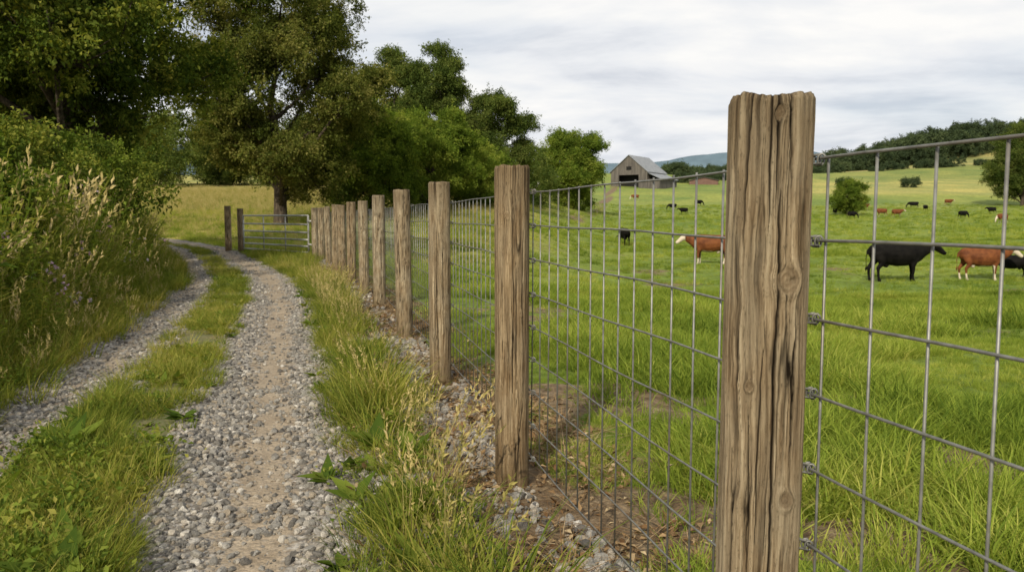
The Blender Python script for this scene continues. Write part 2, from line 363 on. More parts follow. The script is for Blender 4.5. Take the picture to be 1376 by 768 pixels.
def blades(n,g,h,spread,width,lean,droop,seg=3):
    """grass blades: tapered bent strips"""
    ang=g.random(n)*2*np.pi; rad=np.sqrt(g.random(n))*spread
    b=np.stack([np.cos(ang)*rad,np.sin(ang)*rad,np.zeros(n)],1)
    a2=ang+g.normal(size=n)*.9; out=np.stack([np.cos(a2),np.sin(a2),np.zeros(n)],1)
    hh=h*g.uniform(.45,1.05,n); ln=lean*g.uniform(.2,1.3,n); dr=droop*g.uniform(.3,1.3,n)
    a3=a2+np.pi/2+g.normal(size=n)*.6; side=np.stack([np.cos(a3),np.sin(a3),np.zeros(n)],1)
    rows=[]
    for k in range(seg+1):
        t=k/seg; c=b+out*(hh*(ln*t+dr*t*t))[:,None]; c[:,2]=hh*(t-dr*.45*t*t*t)-.02
        w=width*(1-t)**.7*g.uniform(.8,1.2,n) if k<seg else np.zeros(n)
        rows.append((c-side*w[:,None]/2,c+side*w[:,None]/2))
    V=np.stack([x for a in rows[:-1] for x in a]+[rows[-1][0]],1); m=V.shape[1]; V=V.reshape(-1,3); o=np.arange(n)*m
    F=[]
    for k in range(seg-1):
        F+=[np.stack([o+2*k,o+2*k+1,o+2*k+3],1),np.stack([o+2*k,o+2*k+3,o+2*k+2],1)]
    F.append(np.stack([o+2*(seg-1),o+2*seg-1,o+2*seg],1))
    return V,np.concatenate(F),np.repeat(g.random(n),m)
def stalks(n,g,h,spread,lean=.25):
    """thin stalk + seed head made of small leaves"""
    parts=[]
    V,F,T=blades(n,g,h,spread,.004,lean,.15,3); parts.append((V,F,T))
    m=7; tips=V.reshape(n,m,3)
    P=[];D=[]
    for i in range(n):
        tip=tips[i,6]; lo=tips[i,4]; d=(tip-lo); 
        for k in range(9):
            P.append(lo+d*(.35+.65*k/9)); D.append(d/np.linalg.norm(d)+g.normal(size=3)*.45)
    P=np.array(P);D=np.array(D);k=len(P)
    parts.append(leafset(P,D,rdir(k,g),np.full(k,.028*h/.5),np.full(k,.009*h/.5),g.random(k)))
    return parts
def cols(prefix,objs): 
    for i,o in enumerate(objs): o.name='%s_%02d'%(prefix,i)
    return make_collection(prefix,objs)
g=np.random.default_rng(11)
C_past=cols('pasture_tuft',[tmpl('t',[blades(44,np.random.default_rng(20+i),[.15,.2,.26][i%3],.12,.0075,.35,[.5,.8,.6][i%3])],[M['pasture']]) for i in range(5)])
C_verge=cols('verge_tuft',[tmpl('t',[blades(44,np.random.default_rng(40+i),[.14,.2,.27,.2][i],.10,.006,.4,.6)],[M['verge']]) for i in range(4)])
C_dry=cols('seeding_grass',[tmpl('t',stalks(12,np.random.default_rng(60+i),.55,.08),[M['dry']]) for i in range(3)]+[tmpl('t',[blades(26,np.random.default_rng(66+i),.5,.09,.005,.45,.7,4)],[M['dry' if i else 'verge']]) for i in range(2)])
def rosette(seed,n=12,L=.11,up=.5):
    q=np.random.default_rng(seed); a=q.random(n)*2*np.pi; D=np.stack([np.cos(a),np.sin(a),q.uniform(.1,up,n)*1.6],1)
    P=np.zeros((n,3)); P[:,2]=q.uniform(0,.03,n); LL=L*q.uniform(.6,1.3,n)
    return tmpl('t',[leafset(P,D,np.tile([0,0,1.],(n,1)),LL,LL*.40,q.random(n),.15)],[M['weed']])
def weedlow(seed):
    q=np.random.default_rng(seed); n=80; P=q.normal(size=(n,3))*[.07,.07,0]; P[:,2]=q.uniform(.02,.14,n)
    D=rdir(n,q,.2); L=q.uniform(.018,.04,n); return tmpl('t',[leafset(P,D,rdir(n,q,2),L,L*.55,q.random(n))],[M['weed']])
C_low=cols('low_weed',[rosette(80,14,.12),rosette(81,9,.17,.9),rosette(82,16,.09),weedlow(83),weedlow(84),rosette(85,11,.14,.7)])
def tallweed(seed,L=.09,n=60,mat='weed'):
    q=np.random.default_rng(seed); parts=[]; st=5
    for k in range(st):
        a=q.random()*6.28; ln=q.uniform(.1,.35); h=q.uniform(.7,1.05)
        t=np.linspace(.12,1,n//st)+q.normal(size=n//st)*.02; m=len(t)
        P=np.stack([np.cos(a)*ln*t**1.5+.04*np.cos(a),np.sin(a)*ln*t**1.5+.04*np.sin(a),h*t],1)
        b=q.random(m)*6.28; D=np.stack([np.cos(b),np.sin(b),q.uniform(-.2,.7,m)],1)
        LL=L*q.uniform(.6,1.2,m)*(1.15-.6*t); parts.append(leafset(P,D,rdir(m,q,2.5),LL,LL*.45,q.random(m)))
        tt=np.linspace(0,1,5); c=np.stack([np.cos(a)*ln*tt**1.5+.04*np.cos(a),np.sin(a)*ln*tt**1.5+.04*np.sin(a),h*tt],1)
        for sd in ((.004,0,0),(0,.004,0)):
            v=np.concatenate([c-sd,c+np.array(sd)]); f=[]
            for i in range(4): f+=[(i,i+1,i+6),(i,i+6,i+5)]
            parts.append((v,np.array(f),np.full(10,.7)))
    return tmpl('t',parts,[M[mat]])
C_tall=cols('tall_weed',[tallweed(100,.09,90),tallweed(101,.12,95),tallweed(102,.07,130),tallweed(103,.14,75)]+
  [tmpl('t',[blades(50,np.random.default_rng(105+i),1.0,.16,.011,.3,.5,4)],[M['verge']]) for i in range(2)]+
  [tmpl('t',stalks(16,np.random.default_rng(108+i),1.15,.15,.2),[M['dry']]) for i in range(2)])
def flower(seed):
    q=np.random.default_rng(seed); P=[];D=[]
    for h in range(5):
        c=q.normal(size=3)*[.09,.09,.07]
        d=rdir(14,q,.5); P.append(np.tile(c,(14,1))); D.append(d)
    P=np.concatenate(P);D=np.concatenate(D);n=len(P); return tmpl('t',[leafset(P,D,rdir(n,q),np.full(n,.026),np.full(n,.013),q.random(n))],[M['petal']])
C_flo=cols('wildflower',[flower(i) for i in range(3)])
def stone(seed):
    import bmesh
    bm=bmesh.new(); bmesh.ops.create_icosphere(bm,subdivisions=2,radius=1); q=random.Random(seed)
    pl=[(Vector([q.gauss(0,1) for _ in range(3)]).normalized(),q.uniform(.55,.85)) for _ in range(9)]
    for v in bm.verts:
        for nn,dd in pl:
            e=v.co.dot(nn)-dd
            if e>0: v.co-=nn*e
        v.co.z*=.7; v.co.y*=.85
    me=bpy.data.meshes.new('t'); bm.to_mesh(me); bm.free(); me.materials.append(M['stone']); return bpy.data.objects.new('t',me)
C_stone=cols('gravel_stone',[stone(i) for i in range(8)])
def litter(seed):
    q=np.random.default_rng(seed); n=7; P=q.normal(size=(n,3))*[.05,.05,.004]; P[:,2]=np.abs(P[:,2])+.006; D=rdir(n,q)*[1,1,.35]; L=q.uniform(.02,.05,n)
    b=blades(10,q,.14,.05,.003,2.0,.6,3); b[0][:,2]*=.18; b[0][:,2]+=.014
    return tmpl('t',[leafset(P,D,np.tile([0,0,1.],(n,1)),L,L*.5,q.random(n)),b],[M['litter']])
C_lit=cols('leaf_litter',[litter(i) for i in range(4)])
def pts(n,y0,y1,r0,r1,pw=1.0,seed=0):
    q=np.random.default_rng(seed); t=q.random(n); y=np.sqrt(y0**2+t*(y1**2-y0**2)); x=y*q.uniform(r0,r1,n); return x,y,q
def put(name,x,y,q,coll,ncol,s0,s1,tilt=.12,sz=None,dz=0,choice=None,par=None):
    z=H(x,y)+dz; n=len(x); R=np.stack([q.normal(size=n)*tilt,q.normal(size=n)*tilt,q.random(n)*6.283],1)
    S=q.uniform(s0,s1,n)*(1 if sz is None else sz); I=q.integers(0,ncol,n) if choice is None else choice
    return scatter(name,np.stack([x,y,z],1),R,S,I,coll,par)
XS=[];YS=[];SS=[]
for n,y0,y1,s,sd in ((9500,1.2,9,.85,1),(15000,9,24,1.1,2),(22000,24,70,1.4,3),(22000,70,190,2.3,4)):
    x,y,q=pts(n,y0,y1,-.45,.82,seed=sd)
    sf=x-fence_x(y); den=fbm(x*.8,y*.8,70); 
    dpt=bare(x,y)*(sf<3.5)*(y<12)
    keep=(sf>.22)&(q.random(n)>dpt*.9)&(q.random(n)<.35+1.4*den-np.where((sf<1.0),.25,0))&~((x/y<.0)&(y>75))
    x=x[keep];y=y[keep];sf=sf[keep]; XS.append(x);YS.append(y)
    big=sstep(.42,.68,fbm(x*.8,y*.8,77)); SS.append(s*(.42+.95*big)*np.where(sf<.8,.6,1)*np.where((y>26)&(y<45),.75,1))
x=np.concatenate(XS);y=np.concatenate(YS);sz=np.concatenate(SS)
put('pasture_grass',x,y,np.random.default_rng(5),C_past,5,.75,1.25,sz=sz)
x,y,q=pts(34000,1.6,26,-.62,.4,seed=9); uu=track_u(x,y)+(fbm(x*2,y*2,19)-.5)*.3; sf=x-fence_x(y)+(fbm(x*1.3,y*1.3,12)-.5)*.5
k=(uu>1.12)&(sf<-.40)&(q.random(len(x))<.45+.5*(y<9)); x=x[k];y=y[k];uu=uu[k];sf=sf[k]
put('verge_grass',x,y,q,C_verge,4,.6,1.3,sz=.7+.75*sstep(1.15,1.5,uu))
x2,y2,q=pts(10000,1.6,26,-.62,.4,seed=10); uu=track_u(x2,y2); sf=x2-fence_x(y2)
k=(uu>1.35)&(sf<-.34)&(q.random(len(x2))<.18+.75*sstep(.44,.58,fbm(x2*1.1,y2*1.1,90)))&(y2>2.6)
put('seeding_grass',x2[k],y2[k],q,C_dry,5,.45,1.05,sz=1-.55*sstep(12,18,y2[k]))
x3,y3,q=pts(7000,1.6,14,-.62,.4,seed=12); uu=track_u(x3,y3); sf=x3-fence_x(y3); k=(uu>1.08)&(sf<-.32)&(q.random(len(x3))<.45)
xs=x3[k];ys_=y3[k]
x,y,q=pts(110000,1.8,40,-.85,-.1,seed=13); uu=track_u(x,y)+(fbm(x*2,y*2,19)-.5)*.3; pat=fbm(x*1.6,y*1.6,55)
k=(np.abs(uu)<.31)&(q.random(len(x))<.05+1.5*sstep(.3,.6,pat))&((y<14)|(q.random(len(x))<.3)); xc=x[k];yc=y[k]
put('track_centre_grass',xc,yc,q,C_verge,4,.32,.90)
k=(np.abs(uu)<.30)&(q.random(len(x))<.22*sstep(.3,.55,pat)+.03)&(y<18)
xw=np.concatenate([xs,x[k]]);yw=np.concatenate([ys_,y[k]])
xe,ye,q3=pts(9000,1.6,7,-1.1,-.55,seed=21); ue=track_u(xe,ye); k=(np.abs(ue)<.36)&(q3.random(len(xe))<.36*sstep(.35,.55,fbm(xe*1.6,ye*1.6,55))+.05); xw=np.concatenate([xw,xe[k]]);yw=np.concatenate([yw,ye[k]])
put('low_weeds',xw,yw,q,C_low,6,.55,1.15,sz=1-.35*sstep(3.6,6,yw))
xe,ye,q3=pts(16000,1.6,7,-1.1,-.5,seed=22); ue=track_u(xe,ye); k=(np.abs(ue)<.34)&(q3.random(len(xe))<.5); put('track_centre_turf',xe[k],ye[k],q3,C_verge,4,.35,.95)
x,y,q=pts(30000,3.2,40,-1.05,-.2,seed=15); uu=track_u(x,y)+(fbm(x*2,y*2,19)-.5)*.3
k=(uu<-.93)&(q.random(len(x))<np.where(uu>-5,1,.3)); x=x[k];y=y[k];uu=uu[k]
hgt=(.30+.98*sstep(-.95,-2.3,uu))*(.62+.76*fbm(x*.8,y*.8,61))*(1-.5*sstep(18,30,y))
put('bank_weeds',x,y,q,C_tall,8,.8,1.25,sz=hgt,choice=q.choice(8,len(x),p=[.18,.15,.19,.12,.16,.11,.05,.04]))
k=(uu>-4.5)&(uu<-1.3)&(y<20)&(q.random(len(x))<.08*sstep(.5,.6,fbm(x*.7,y*.7,95))+.006)
put('wildflowers',x[k],y[k],q,C_flo,3,.8,1.4,dz=hgt[k]*1.02)
x,y,q=pts(9000,3.0,24,-1.05,-.2,seed=16); uu=track_u(x,y); k=(uu<-.85)&(uu>-1.7); put('bank_edge_grass',x[k],y[k],q,C_verge,4,.8,1.7)
x,y,q=pts(32000,26,120,-.72,.02,seed=17); uu=track_u(x,y); k=((uu<-1.2)|(uu>1.4)|(y>52))&~((x-fence_x(y)>-.5)&(y<24)); x=x[k];y=y[k]
put('meadow_grass',x,y,q,C_dry,5,.6,1.1,sz=.8+1.1*sstep(32,100,y)*1.0,choice=q.choice(5,len(x),p=[.06,.06,.06,.52,.30]))
x,y,q=pts(12000,24,70,-.72,.0,seed=18); uu=track_u(x,y); k=((uu<-1.2)|(uu>1.2)); put('meadow_turf',x[k],y[k],q,C_past,5,.8,1.6)
def stones(name,n,y0,y1,r0,r1,cond,s0,s1,seed):
    x,y,q=pts(n,y0,y1,r0,r1,seed=seed); k=cond(x,y,q); x=x[k];y=y[k]; m=len(x)
    S=s0+(s1-s0)*q.random(m)**2.8; R=np.stack([q.normal(size=m)*.5,q.normal(size=m)*.5,q.random(m)*6.28],1)
    return np.stack([x,y,H(x,y)+.006+S*.2],1),R,S,q.integers(0,8,m)
def trk(x,y,q):
    uu=track_u(x,y)+(fbm(x*2,y*2,19)-.5)*.3; w=((uu>.20)&(uu<1.25))|((uu<-.18)&(uu>-1.02))
    dd=np.exp(-((uu-.76)/.21)**2)*1.0+.7*np.exp(-((uu+.66)/.20)**2); cl=fbm(x*3,y*3,23)
    return w&(q.random(len(x))>.88*dd*sstep(.26,.46,cl+.1))
def dst(x,y,q):
    sf=x-fence_x(y)+(fbm(x*1.3,y*1.3,12)-.5)*.5; return (sf>-.60)&(sf<.16)&(q.random(len(x))<.25+.75*sstep(.40,.56,fbm(x*2,y*2,29)))
A=[stones('',50000,1.8,6.5,-.85,-.12,trk,.005,.027,1),stones('',36000,6.5,15,-.62,-.15,trk,.008,.030,2),stones('',18000,15,32,-.55,-.2,trk,.014,.033,5),
   stones('',62000,1.8,8,-.3,.45,dst,.006,.034,3),stones('',38000,8,23,-.35,0,dst,.012,.04,4)]
scatter('gravel',*[np.concatenate([a[i] for a in A]) for i in range(4)],C_stone)
x,y,q=pts(36000,1.6,20,-.4,.5,seed=33); sf=x-fence_x(y); k=(sf>-.6)&(sf<.6)&(q.random(len(x))<.8*sstep(.35,.55,fbm(x*1.8,y*1.8,47))+.15)
put('leaf_litter',x[k],y[k],q,C_lit,4,.7,1.6,tilt=.15)
# ---------------------------------------------------------------- trees
C={}
for k,(m,n,L) in {'oak':('oak',90,.21),'near':('near',95,.21),'bright':('bright',90,.20),'mid':('mid',90,.20),'far':('far',70,.30)}.items():
    C[k]=cols('leaf_clump_'+k,[clump('t',M[m],n,L,200+i) for i in range(5)])
def tree(name,x,y,h,cr,base,tr,kind,nl,nc,cs,seed,lobes=None,top=1.0,lobe_r=(.3,.5),gap=.36):
    q=np.random.default_rng(seed); z0=float(H(x,y)); e=bpy.data.objects.new(name,None); scene.collection.objects.link(e); e.location=(x,y,z0)
    G=Geo(); tp=[]; wob=q.normal(size=(6,2))*.012*h; wob[0]=0
    for i in range(6):
        t=i/5; tp.append(Vector((wob[i][0]*t*2,wob[i][1]*t*2,-.2+t*(h*.82))))
    G.tube([tp[0]-Vector((0,0,.2)),tp[0]+Vector((0,0,.5))]+tp[1:],[tr*1.45,tr*1.02,tr*.85,tr*.66,tr*.45,tr*.26,tr*.08],10)
    cz=(base+h)/2; ch=(h-base)/2
    L=[]
    if lobes is None:
        for i in range(nl):
            a=i*2.4+q.random()*.8; v=-1+2*(i+.5)/nl; v=v+q.normal()*.1; rad=math.sqrt(max(0,1-(v*.92)**2))*q.uniform(.4,.9)
            lr=cr*q.uniform(*lobe_r); L.append((math.cos(a)*rad*cr,math.sin(a)*rad*cr,cz+v*ch*.82,lr,lr*q.uniform(.5,.8)))
    else: L=lobes
    P=[];
    tot=sum(l[3]**2 for l in L)
    for (lx_,ly_,lz,lr,lh) in L:
        c=Vector((lx_,ly_,lz)); hd=math.hypot(lx_,ly_); zb=min(max(lz-hd*.75-lh*.3,base*.55),h*.78); t=(zb+.2)/(h*.82)*5; i=min(int(t),4); f=t-i; s0=tp[i]*(1-f)+tp[i+1]*f
        mid=s0*.5+c*.5+Vector((0,0,-.06*hd)); br=tr*(.5-.3*zb/h)
        G.tube([s0,s0*.75+mid*.25,mid,c],[br,br*.8,br*.55,br*.2],6)
        for j in range(7):
            d=Vector(rdir(1,q,.1)[0]); en=c+Vector((d.x*lr,d.y*lr,d.z*lh))*.9; m=mid*.4+c*.6; G.tube([m,(m+en)/2+Vector((0,0,-.08*lr)),en],[br*.3,br*.2,br*.06],4)
        k=int(nc*lr**2/tot); d=rdir(k,q,.15); rr=q.uniform(.22,1.0,k)**.7
        ph=q.random(3)*50; nn=vnoise(d[:,0]*3.2+ph[0],d[:,1]*3.2+d[:,2]*2.6+ph[1],seed); keep=(nn>gap)|(rr<.45); rr=rr*(.62+.80*nn)
        p=d*rr[:,None]*[lr,lr,lh]*1.05+[lx_,ly_,lz]+q.normal(size=(k,3))*lr*.08; P.append(p[keep])
    P=np.concatenate(P); n=len(P)
    add('trunk_and_limbs',G.mesh('trunk_and_limbs',[M['bark']],True),e)
    R=np.stack([q.normal(size=n)*.5,q.normal(size=n)*.5,q.random(n)*6.28],1)
    scatter('foliage',P,R,cs*q.uniform(.55,1.35,n),q.integers(0,5,n),C[kind],e)
    return e
tree('ash_tree',-11.4,20.5,12.5,4.9,3.0,.32,'near',19,2300,.52,1,lobe_r=(.24,.40))
tree('ash_tree',-15.5,24,13,4.6,3.0,.3,'near',14,1900,.55,2)
tree('oak_tree',-13.9,48,14.8,6.6,2.0,.42,'oak',24,3500,.66,3,lobe_r=(.22,.38))
tree('maple_tree',-10.6,60,8.6,5.0,.6,.25,'bright',18,2300,.7,4,lobe_r=(.25,.42))
tree('maple_tree',-6.5,66,8.6,4.2,.4,.25,'bright',15,2000,.7,14,lobe_r=(.25,.42))
tree('walnut_tree',-7.6,84,16.0,4.1,2,.35,'mid',20,2000,.85,5,lobe_r=(.28,.42))
tree('walnut_tree',-12.5,86,15.5,4.0,2,.35,'mid',20,1900,.85,15,lobe_r=(.28,.42))
tree('walnut_tree',-1.8,84,11.8,3.9,1.0,.3,'mid',18,1900,.8,6,lobe_r=(.28,.42))
tree('maple_tree',10.2,135,13.2,6.2,.6,.4,'bright',22,2300,1.15,7,lobe_r=(.25,.42))
tree('walnut_tree',-3.2,72,5.2,3.6,.0,.2,'bright',12,1300,.7,16)
tree('maple_tree',63,150,6.5,3.4,.3,.25,'bright',12,700,.9,17)
tree('walnut_tree',116,182,17,7.8,1,.4,'mid',20,1800,1.3,18)
def shrub(x,y,h,r,seed,kind='near'):
    q=np.random.default_rng(seed); L=[(q.normal()*r*.5,q.normal()*r*.5,h*q.uniform(.2,.82),r*q.uniform(.3,.55),h*q.uniform(.14,.26)) for _ in range(9)]
    tree('roadside_shrub',x,y,h,r,.1,.05,kind,8,460,.34,seed,lobes=L)
shrub(-7.4,11.2,2.3,1.2,301,'bright');shrub(-8.6,13.8,2.9,1.5,302);shrub(-9.4,17.5,2.9,1.4,303,'bright');shrub(-6.6,8.9,2.0,1.0,304,'near');shrub(-11.3,15,3.7,1.9,305);shrub(-9.4,10.8,2.8,1.5,306,'near');shrub(-12.4,20,3.2,1.6,307,'bright')
def treemass(name,spec,seed,kind='far'):
    q=np.random.default_rng(seed); P=[];S=[]
    for x,y,h,r in spec:
        z=float(H(x,y)); k=int(60); d=rdir(k,q,.25); rr=q.uniform(.5,1,k)**.5; 
        p=d*rr[:,None]*[r,r,h*.5]*q.uniform(.85,1.15,(k,1))+[x,y,z+h*.5]; P.append(p); S.append(np.full(k,r*.36)*q.uniform(.6,1.35,k))
    P=np.concatenate(P);S=np.concatenate(S);n=len(P)
    scatter(name,P,np.stack([q.normal(size=n)*.4,q.normal(size=n)*.4,q.random(n)*6.28],1),S,q.integers(0,5,n),C[kind])
q=np.random.default_rng(77); sp=[]
for i in range(620):
    y=q.uniform(490,650); r_=q.uniform(.40,1.05); x=r_*y; sp.append((x,y,q.uniform(10,21),q.uniform(4.5,8)))
for i in range(90):
    y=q.uniform(440,520); r_=q.uniform(.19,.42); sp.append((r_*y,y,q.uniform(4,8),q.uniform(4,7)))
treemass('distant_forest',sp,8)
sp=[]
for i in range(150):
    t=q.random(); x=-140+t*115+q.normal()*3; y=150+q.normal()*10; sp.append((x,y,q.uniform(8,15),q.uniform(3,5)))
for i in range(30): sp.append((-22+q.random()*26,112+q.normal()*5,q.uniform(5,8),q.uniform(2.5,3.5)))
treemass('distant_trees',sp,9,'mid')
sp=[]
for i in range(40):
    y=q.uniform(330,400); sp.append((q.uniform(.205,.36)*y,y,q.uniform(3,5),q.uniform(2.5,5)))
for i in range(10): y=q.uniform(290,300); sp.append((q.uniform(.40,.9)*y,y,q.uniform(2,5),q.uniform(2,3.5)))
for i in range(40): y=425+q.normal()*2; sp.append((q.uniform(.36,.9)*y,y,q.uniform(2,5),q.uniform(2,4)))
treemass('hedgerow_trees',sp,10)
def hills(name,y0,amp,basez,haze_col,seed,x0,x1):
    xs=np.linspace(x0,x1,220); rows=[]
    for k,t in enumerate(np.linspace(0,1,14)):
        z=basez+(amp*(.45+.55*fbm(xs/900,xs*0+k*.04,seed)))*math.sin(t*math.pi/2)+(fbm(xs/60,xs*0+k*.9,seed+3)-.5)*8*t
        rows.append(np.stack([xs,np.full_like(xs,y0+t*500),z],1))
    V=np.concatenate(rows); id_=np.arange(len(V)).reshape(14,220); F=np.stack([id_[:-1,:-1],id_[:-1,1:],id_[1:,1:],id_[1:,:-1]],-1).reshape(-1,4)
    T=NT(name); f=T.noise(T.pos(),.02,6,.7); add(name,mesh_np(name,V,F,[T.pbr(T.ramp(f,[(.35,haze_col),(.65,tuple(c*1.25 for c in haze_col))]),1,spec=0)],smooth=True))
hills('distant_hills',2200,335,-20,(.095,.135,.165),5,-3500,4500)  # bluish base colour has the distance haze painted in
# ---------------------------------------------------------------- fence posts
def post(x,y,rad,h,seed,na,nz,n_exp,rot,knots=(),cracks=(),lean=(0,0)):
    zb=-.25; z0=float(H(x,y))
    th=np.linspace(0,2*np.pi,na,endpoint=False); zs=np.linspace(zb,h,nz); TH,ZZ=np.meshgrid(th,zs)
    ct=np.abs(np.cos(TH))**n_exp+np.abs(np.sin(TH))**n_exp; R0=rad/ct**(1/n_exp)
    S=(TH-np.pi)*rad*1.08
    cxn,cyn=np.cos(TH),np.sin(TH)
    R0=R0*(1+.035*(fbm(cxn*1.3+cyn*.7+9,ZZ*.8+cyn,seed+9)-.5)*2)*(1+.03*(fbm(ZZ*1.3,ZZ*0,seed+4)-.5))
    psi=S+.009*(fbm(ZZ*2.6,S*9,seed+2)-.5)*2+.004*(fbm(ZZ*11,S*18,seed+3)-.5)*2; ring=np.zeros_like(S); kd=np.zeros_like(S)
    for (ks,kz,kr) in knots:
        ds=S-ks;dz=(ZZ-kz); d2=ds**2+(dz/1.4)**2; dd=np.sqrt(d2)+1e-6
        dd=dd*(1+.35*(fbm(ds*70+3,dz*70,seed+6)-.5))
        psi=psi-ds*np.minimum(.7*kr**2/np.maximum(d2,kr**2*.5),1.1)*np.exp(-np.abs(dz)/(kr*4))
        inside=1-sstep(kr*.7,kr*1.1,dd); rn=.5+.5*np.sin(dd/kr*15+3*fbm(ds*80,dz*80,seed+5)); ring=np.maximum(ring,inside*(.35+.6*rn)); kd+=inside*.002*(.5-.7*rn)+.003*np.exp(-((dd-kr*1.15)/(kr*.35))**2)
    gr=.42*fbm(psi*110,ZZ*1.8,seed+21,3)+.58*fbm(psi*360,ZZ*7,seed+22,2)
    gr=np.clip((gr-.5)*1.6+.5,0,1)
    w1=vnoise(psi*75,ZZ*1.4,seed+31); gate=sstep(.46,.60,vnoise(psi*40+7,ZZ*3.0,seed+33)); cr=(1-sstep(.0,.05,np.abs(w1-.5)))*gate
    w2=vnoise(psi*190,ZZ*3.6,seed+35); g2=sstep(.42,.56,vnoise(psi*70,ZZ*5,seed+36)); cr2=(1-sstep(0,.10,np.abs(w2-.5)))*g2
    topw=sstep(h-.22,h,ZZ); cr=np.maximum(cr,topw*(1-sstep(0,.07,np.abs(w1-.5))))*.85
    for (cs_,za,zb_,cw) in cracks:
        p_=S-cs_-.010*(fbm(ZZ*3.2,ZZ*0+cs_*90,seed+71)-.5)*2-.0025*(vnoise(ZZ*38,ZZ*0+cs_*50,seed+72)-.5); tp=np.clip(np.minimum(ZZ-za,zb_-ZZ)/.12,0,1)**.6
        cr=np.maximum(cr,1.2*np.exp(-(p_/(cw*tp+1e-5))**2)*(tp>0))
    crack=np.clip(cr*.95+.65*cr2,0,1)*(1-.8*(ring>.3))
    disp=(gr-.5)*.0026-.0064*cr-.0020*cr2+kd+(fbm(psi*30,ZZ*1.2,seed+40)-.5)*.0028
    R=R0+disp; edge=sstep(h-.010,h,ZZ); R=R-edge*.005*(.5+fbm(TH*6,ZZ*0,seed+50))
    ztop=(fbm(cxn*2+9,cyn*2+9,seed+51)-.5)*.012+(vnoise(psi*200,TH*0,seed+52)-.5)*.006
    Zf=ZZ+topw*ztop
    Vx=R*np.cos(TH+rot);Vy=R*np.sin(TH+rot); V=np.stack([Vx,Vy,Zf],-1).reshape(-1,3)
    id_=np.arange(na*nz).reshape(nz,na); nx=np.roll(id_,-1,1); F=np.stack([id_[:-1],nx[:-1],nx[1:],id_[1:]],-1).reshape(-1,4)
    k=6; caps=[];top=V[(nz-1)*na:]; cc=top.mean(0)
    for i in range(1,k+1):
        t=i/k; v=top*(1-t)+cc*t; v[:,2]+=(fbm(v[:,0]*90+3,v[:,1]*90+5,seed+60)-.5)*.006; caps.append(v)
    V=np.concatenate([V]+caps); base=(nz-1)*na; F2=[]
    for i in range(k):
        p=base+i*na+np.arange(na); pn=base+i*na+(np.arange(na)+1)%na; F2.append(np.stack([p,pn,pn+na,p+na],1))
    F=np.concatenate([F]+F2); ex=k*na
    at={'grain':np.concatenate([gr.ravel(),np.full(ex,.35)]),'crack':np.concatenate([crack.ravel(),np.zeros(ex)]),'ring':np.concatenate([ring.ravel(),np.zeros(ex)])}
    o=add('wooden_fence_post',mesh_np('wooden_fence_post',V,F,[M['wood']],at,True),loc=(x,y,z0)); o.rotation_euler=(lean[0],lean[1],0); return o
for i,(x,y) in enumerate(POSTS):
    if i==1:
        rot=math.atan2(-y,-x)-math.pi+.08
        post(x,y,.0785,1.475,500,440,640,4.6,rot,[(.034,1.125,.019),(.012,1.44,.011),(.044,.70,.012),(-.030,.92,.007)],
             [(.018,.25,1.30,.0026),(.050,.78,1.08,.0026),(-.004,1.22,1.60,.0019),(.060,.1,.62,.002),(-.030,.55,.88,.0014),(-.045,1.15,1.6,.0015),(.034,1.28,1.6,.0017),(-.055,.3,.8,.0014),(-.012,.6,1.0,.0012)],lean=(0,.004))
    else:
        rot=math.atan2(-y,-x)-math.pi; q=np.random.default_rng(600+i)
        kn=[(q.uniform(-.05,.05),q.uniform(.2,1.4),q.uniform(.006,.011)) for _ in range(3)]
        ck=[(q.uniform(-.06,.06),z_,z_+q.uniform(.4,.9),q.uniform(.0018,.003)) for z_ in q.uniform(-.1,1.1,4)]
        big=i<4; post(x,y,[.078,0,.079,.081,.083,.085,.08,.085,.085,.09,.085,.095][i],[1.5,0,1.487,1.52,1.53,1.54,1.51,1.53,1.5,1.54,1.5,1.52][i],510+i,200 if big else 64,400 if big else 110,2.35,rot,kn,ck,lean=(q.normal()*.008,q.normal()*.011))
post(-9.35,27.5,.10,1.5,701,64,110,2.3,0);post(-10.1,28.4,.11,1.6,702,64,110,2.3,0);post(-5.9,23.9,.1,1.5,703,64,110,2.3,0)
# ---------------------------------------------------------------- wire mesh
G=Geo(); off=.094
cy=np.linspace(-.55,23.2,97); cx=fence_x(cy); dx=(fence_x(cy+.1)-fence_x(cy-.1))/.2; nn=np.sqrt(1+dx*dx); mx=cx+off/nn; my=cy-off*dx/nn
line=[Vector((a,b,0)) for a,b in zip(mx,my)]
rows=[1.36-.1545*i for i in range(9)]
qq=random.Random(3)
def sag(p,i): return .004*math.sin(p.y*1.9+i*1.3)+.003*math.sin(p.y*5.1+i)
for i,z in enumerate(rows):
    G.tube([(p.x,p.y,z+sag(p,i)) for p in line],.0030,6)
L=[0]
for a,b in zip(line[:-1],line[1:]): L.append(L[-1]+(b-a).length)
sl=.07
while sl<L[-1]:
    px=float(np.interp(sl,L,[p.x for p in line]));py=float(np.interp(sl,L,[p.y for p in line])); j=qq.gauss(0,.0018)
    nx_,ny_=.0055*.97,.0055*.25
    G.tube([(px+nx_+j,py+ny_,rows[-1]-.012),(px+nx_-j*.5,py+ny_,.75),(px+nx_-j,py+ny_,rows[0]+.004)],.0030,6); sl+=.138
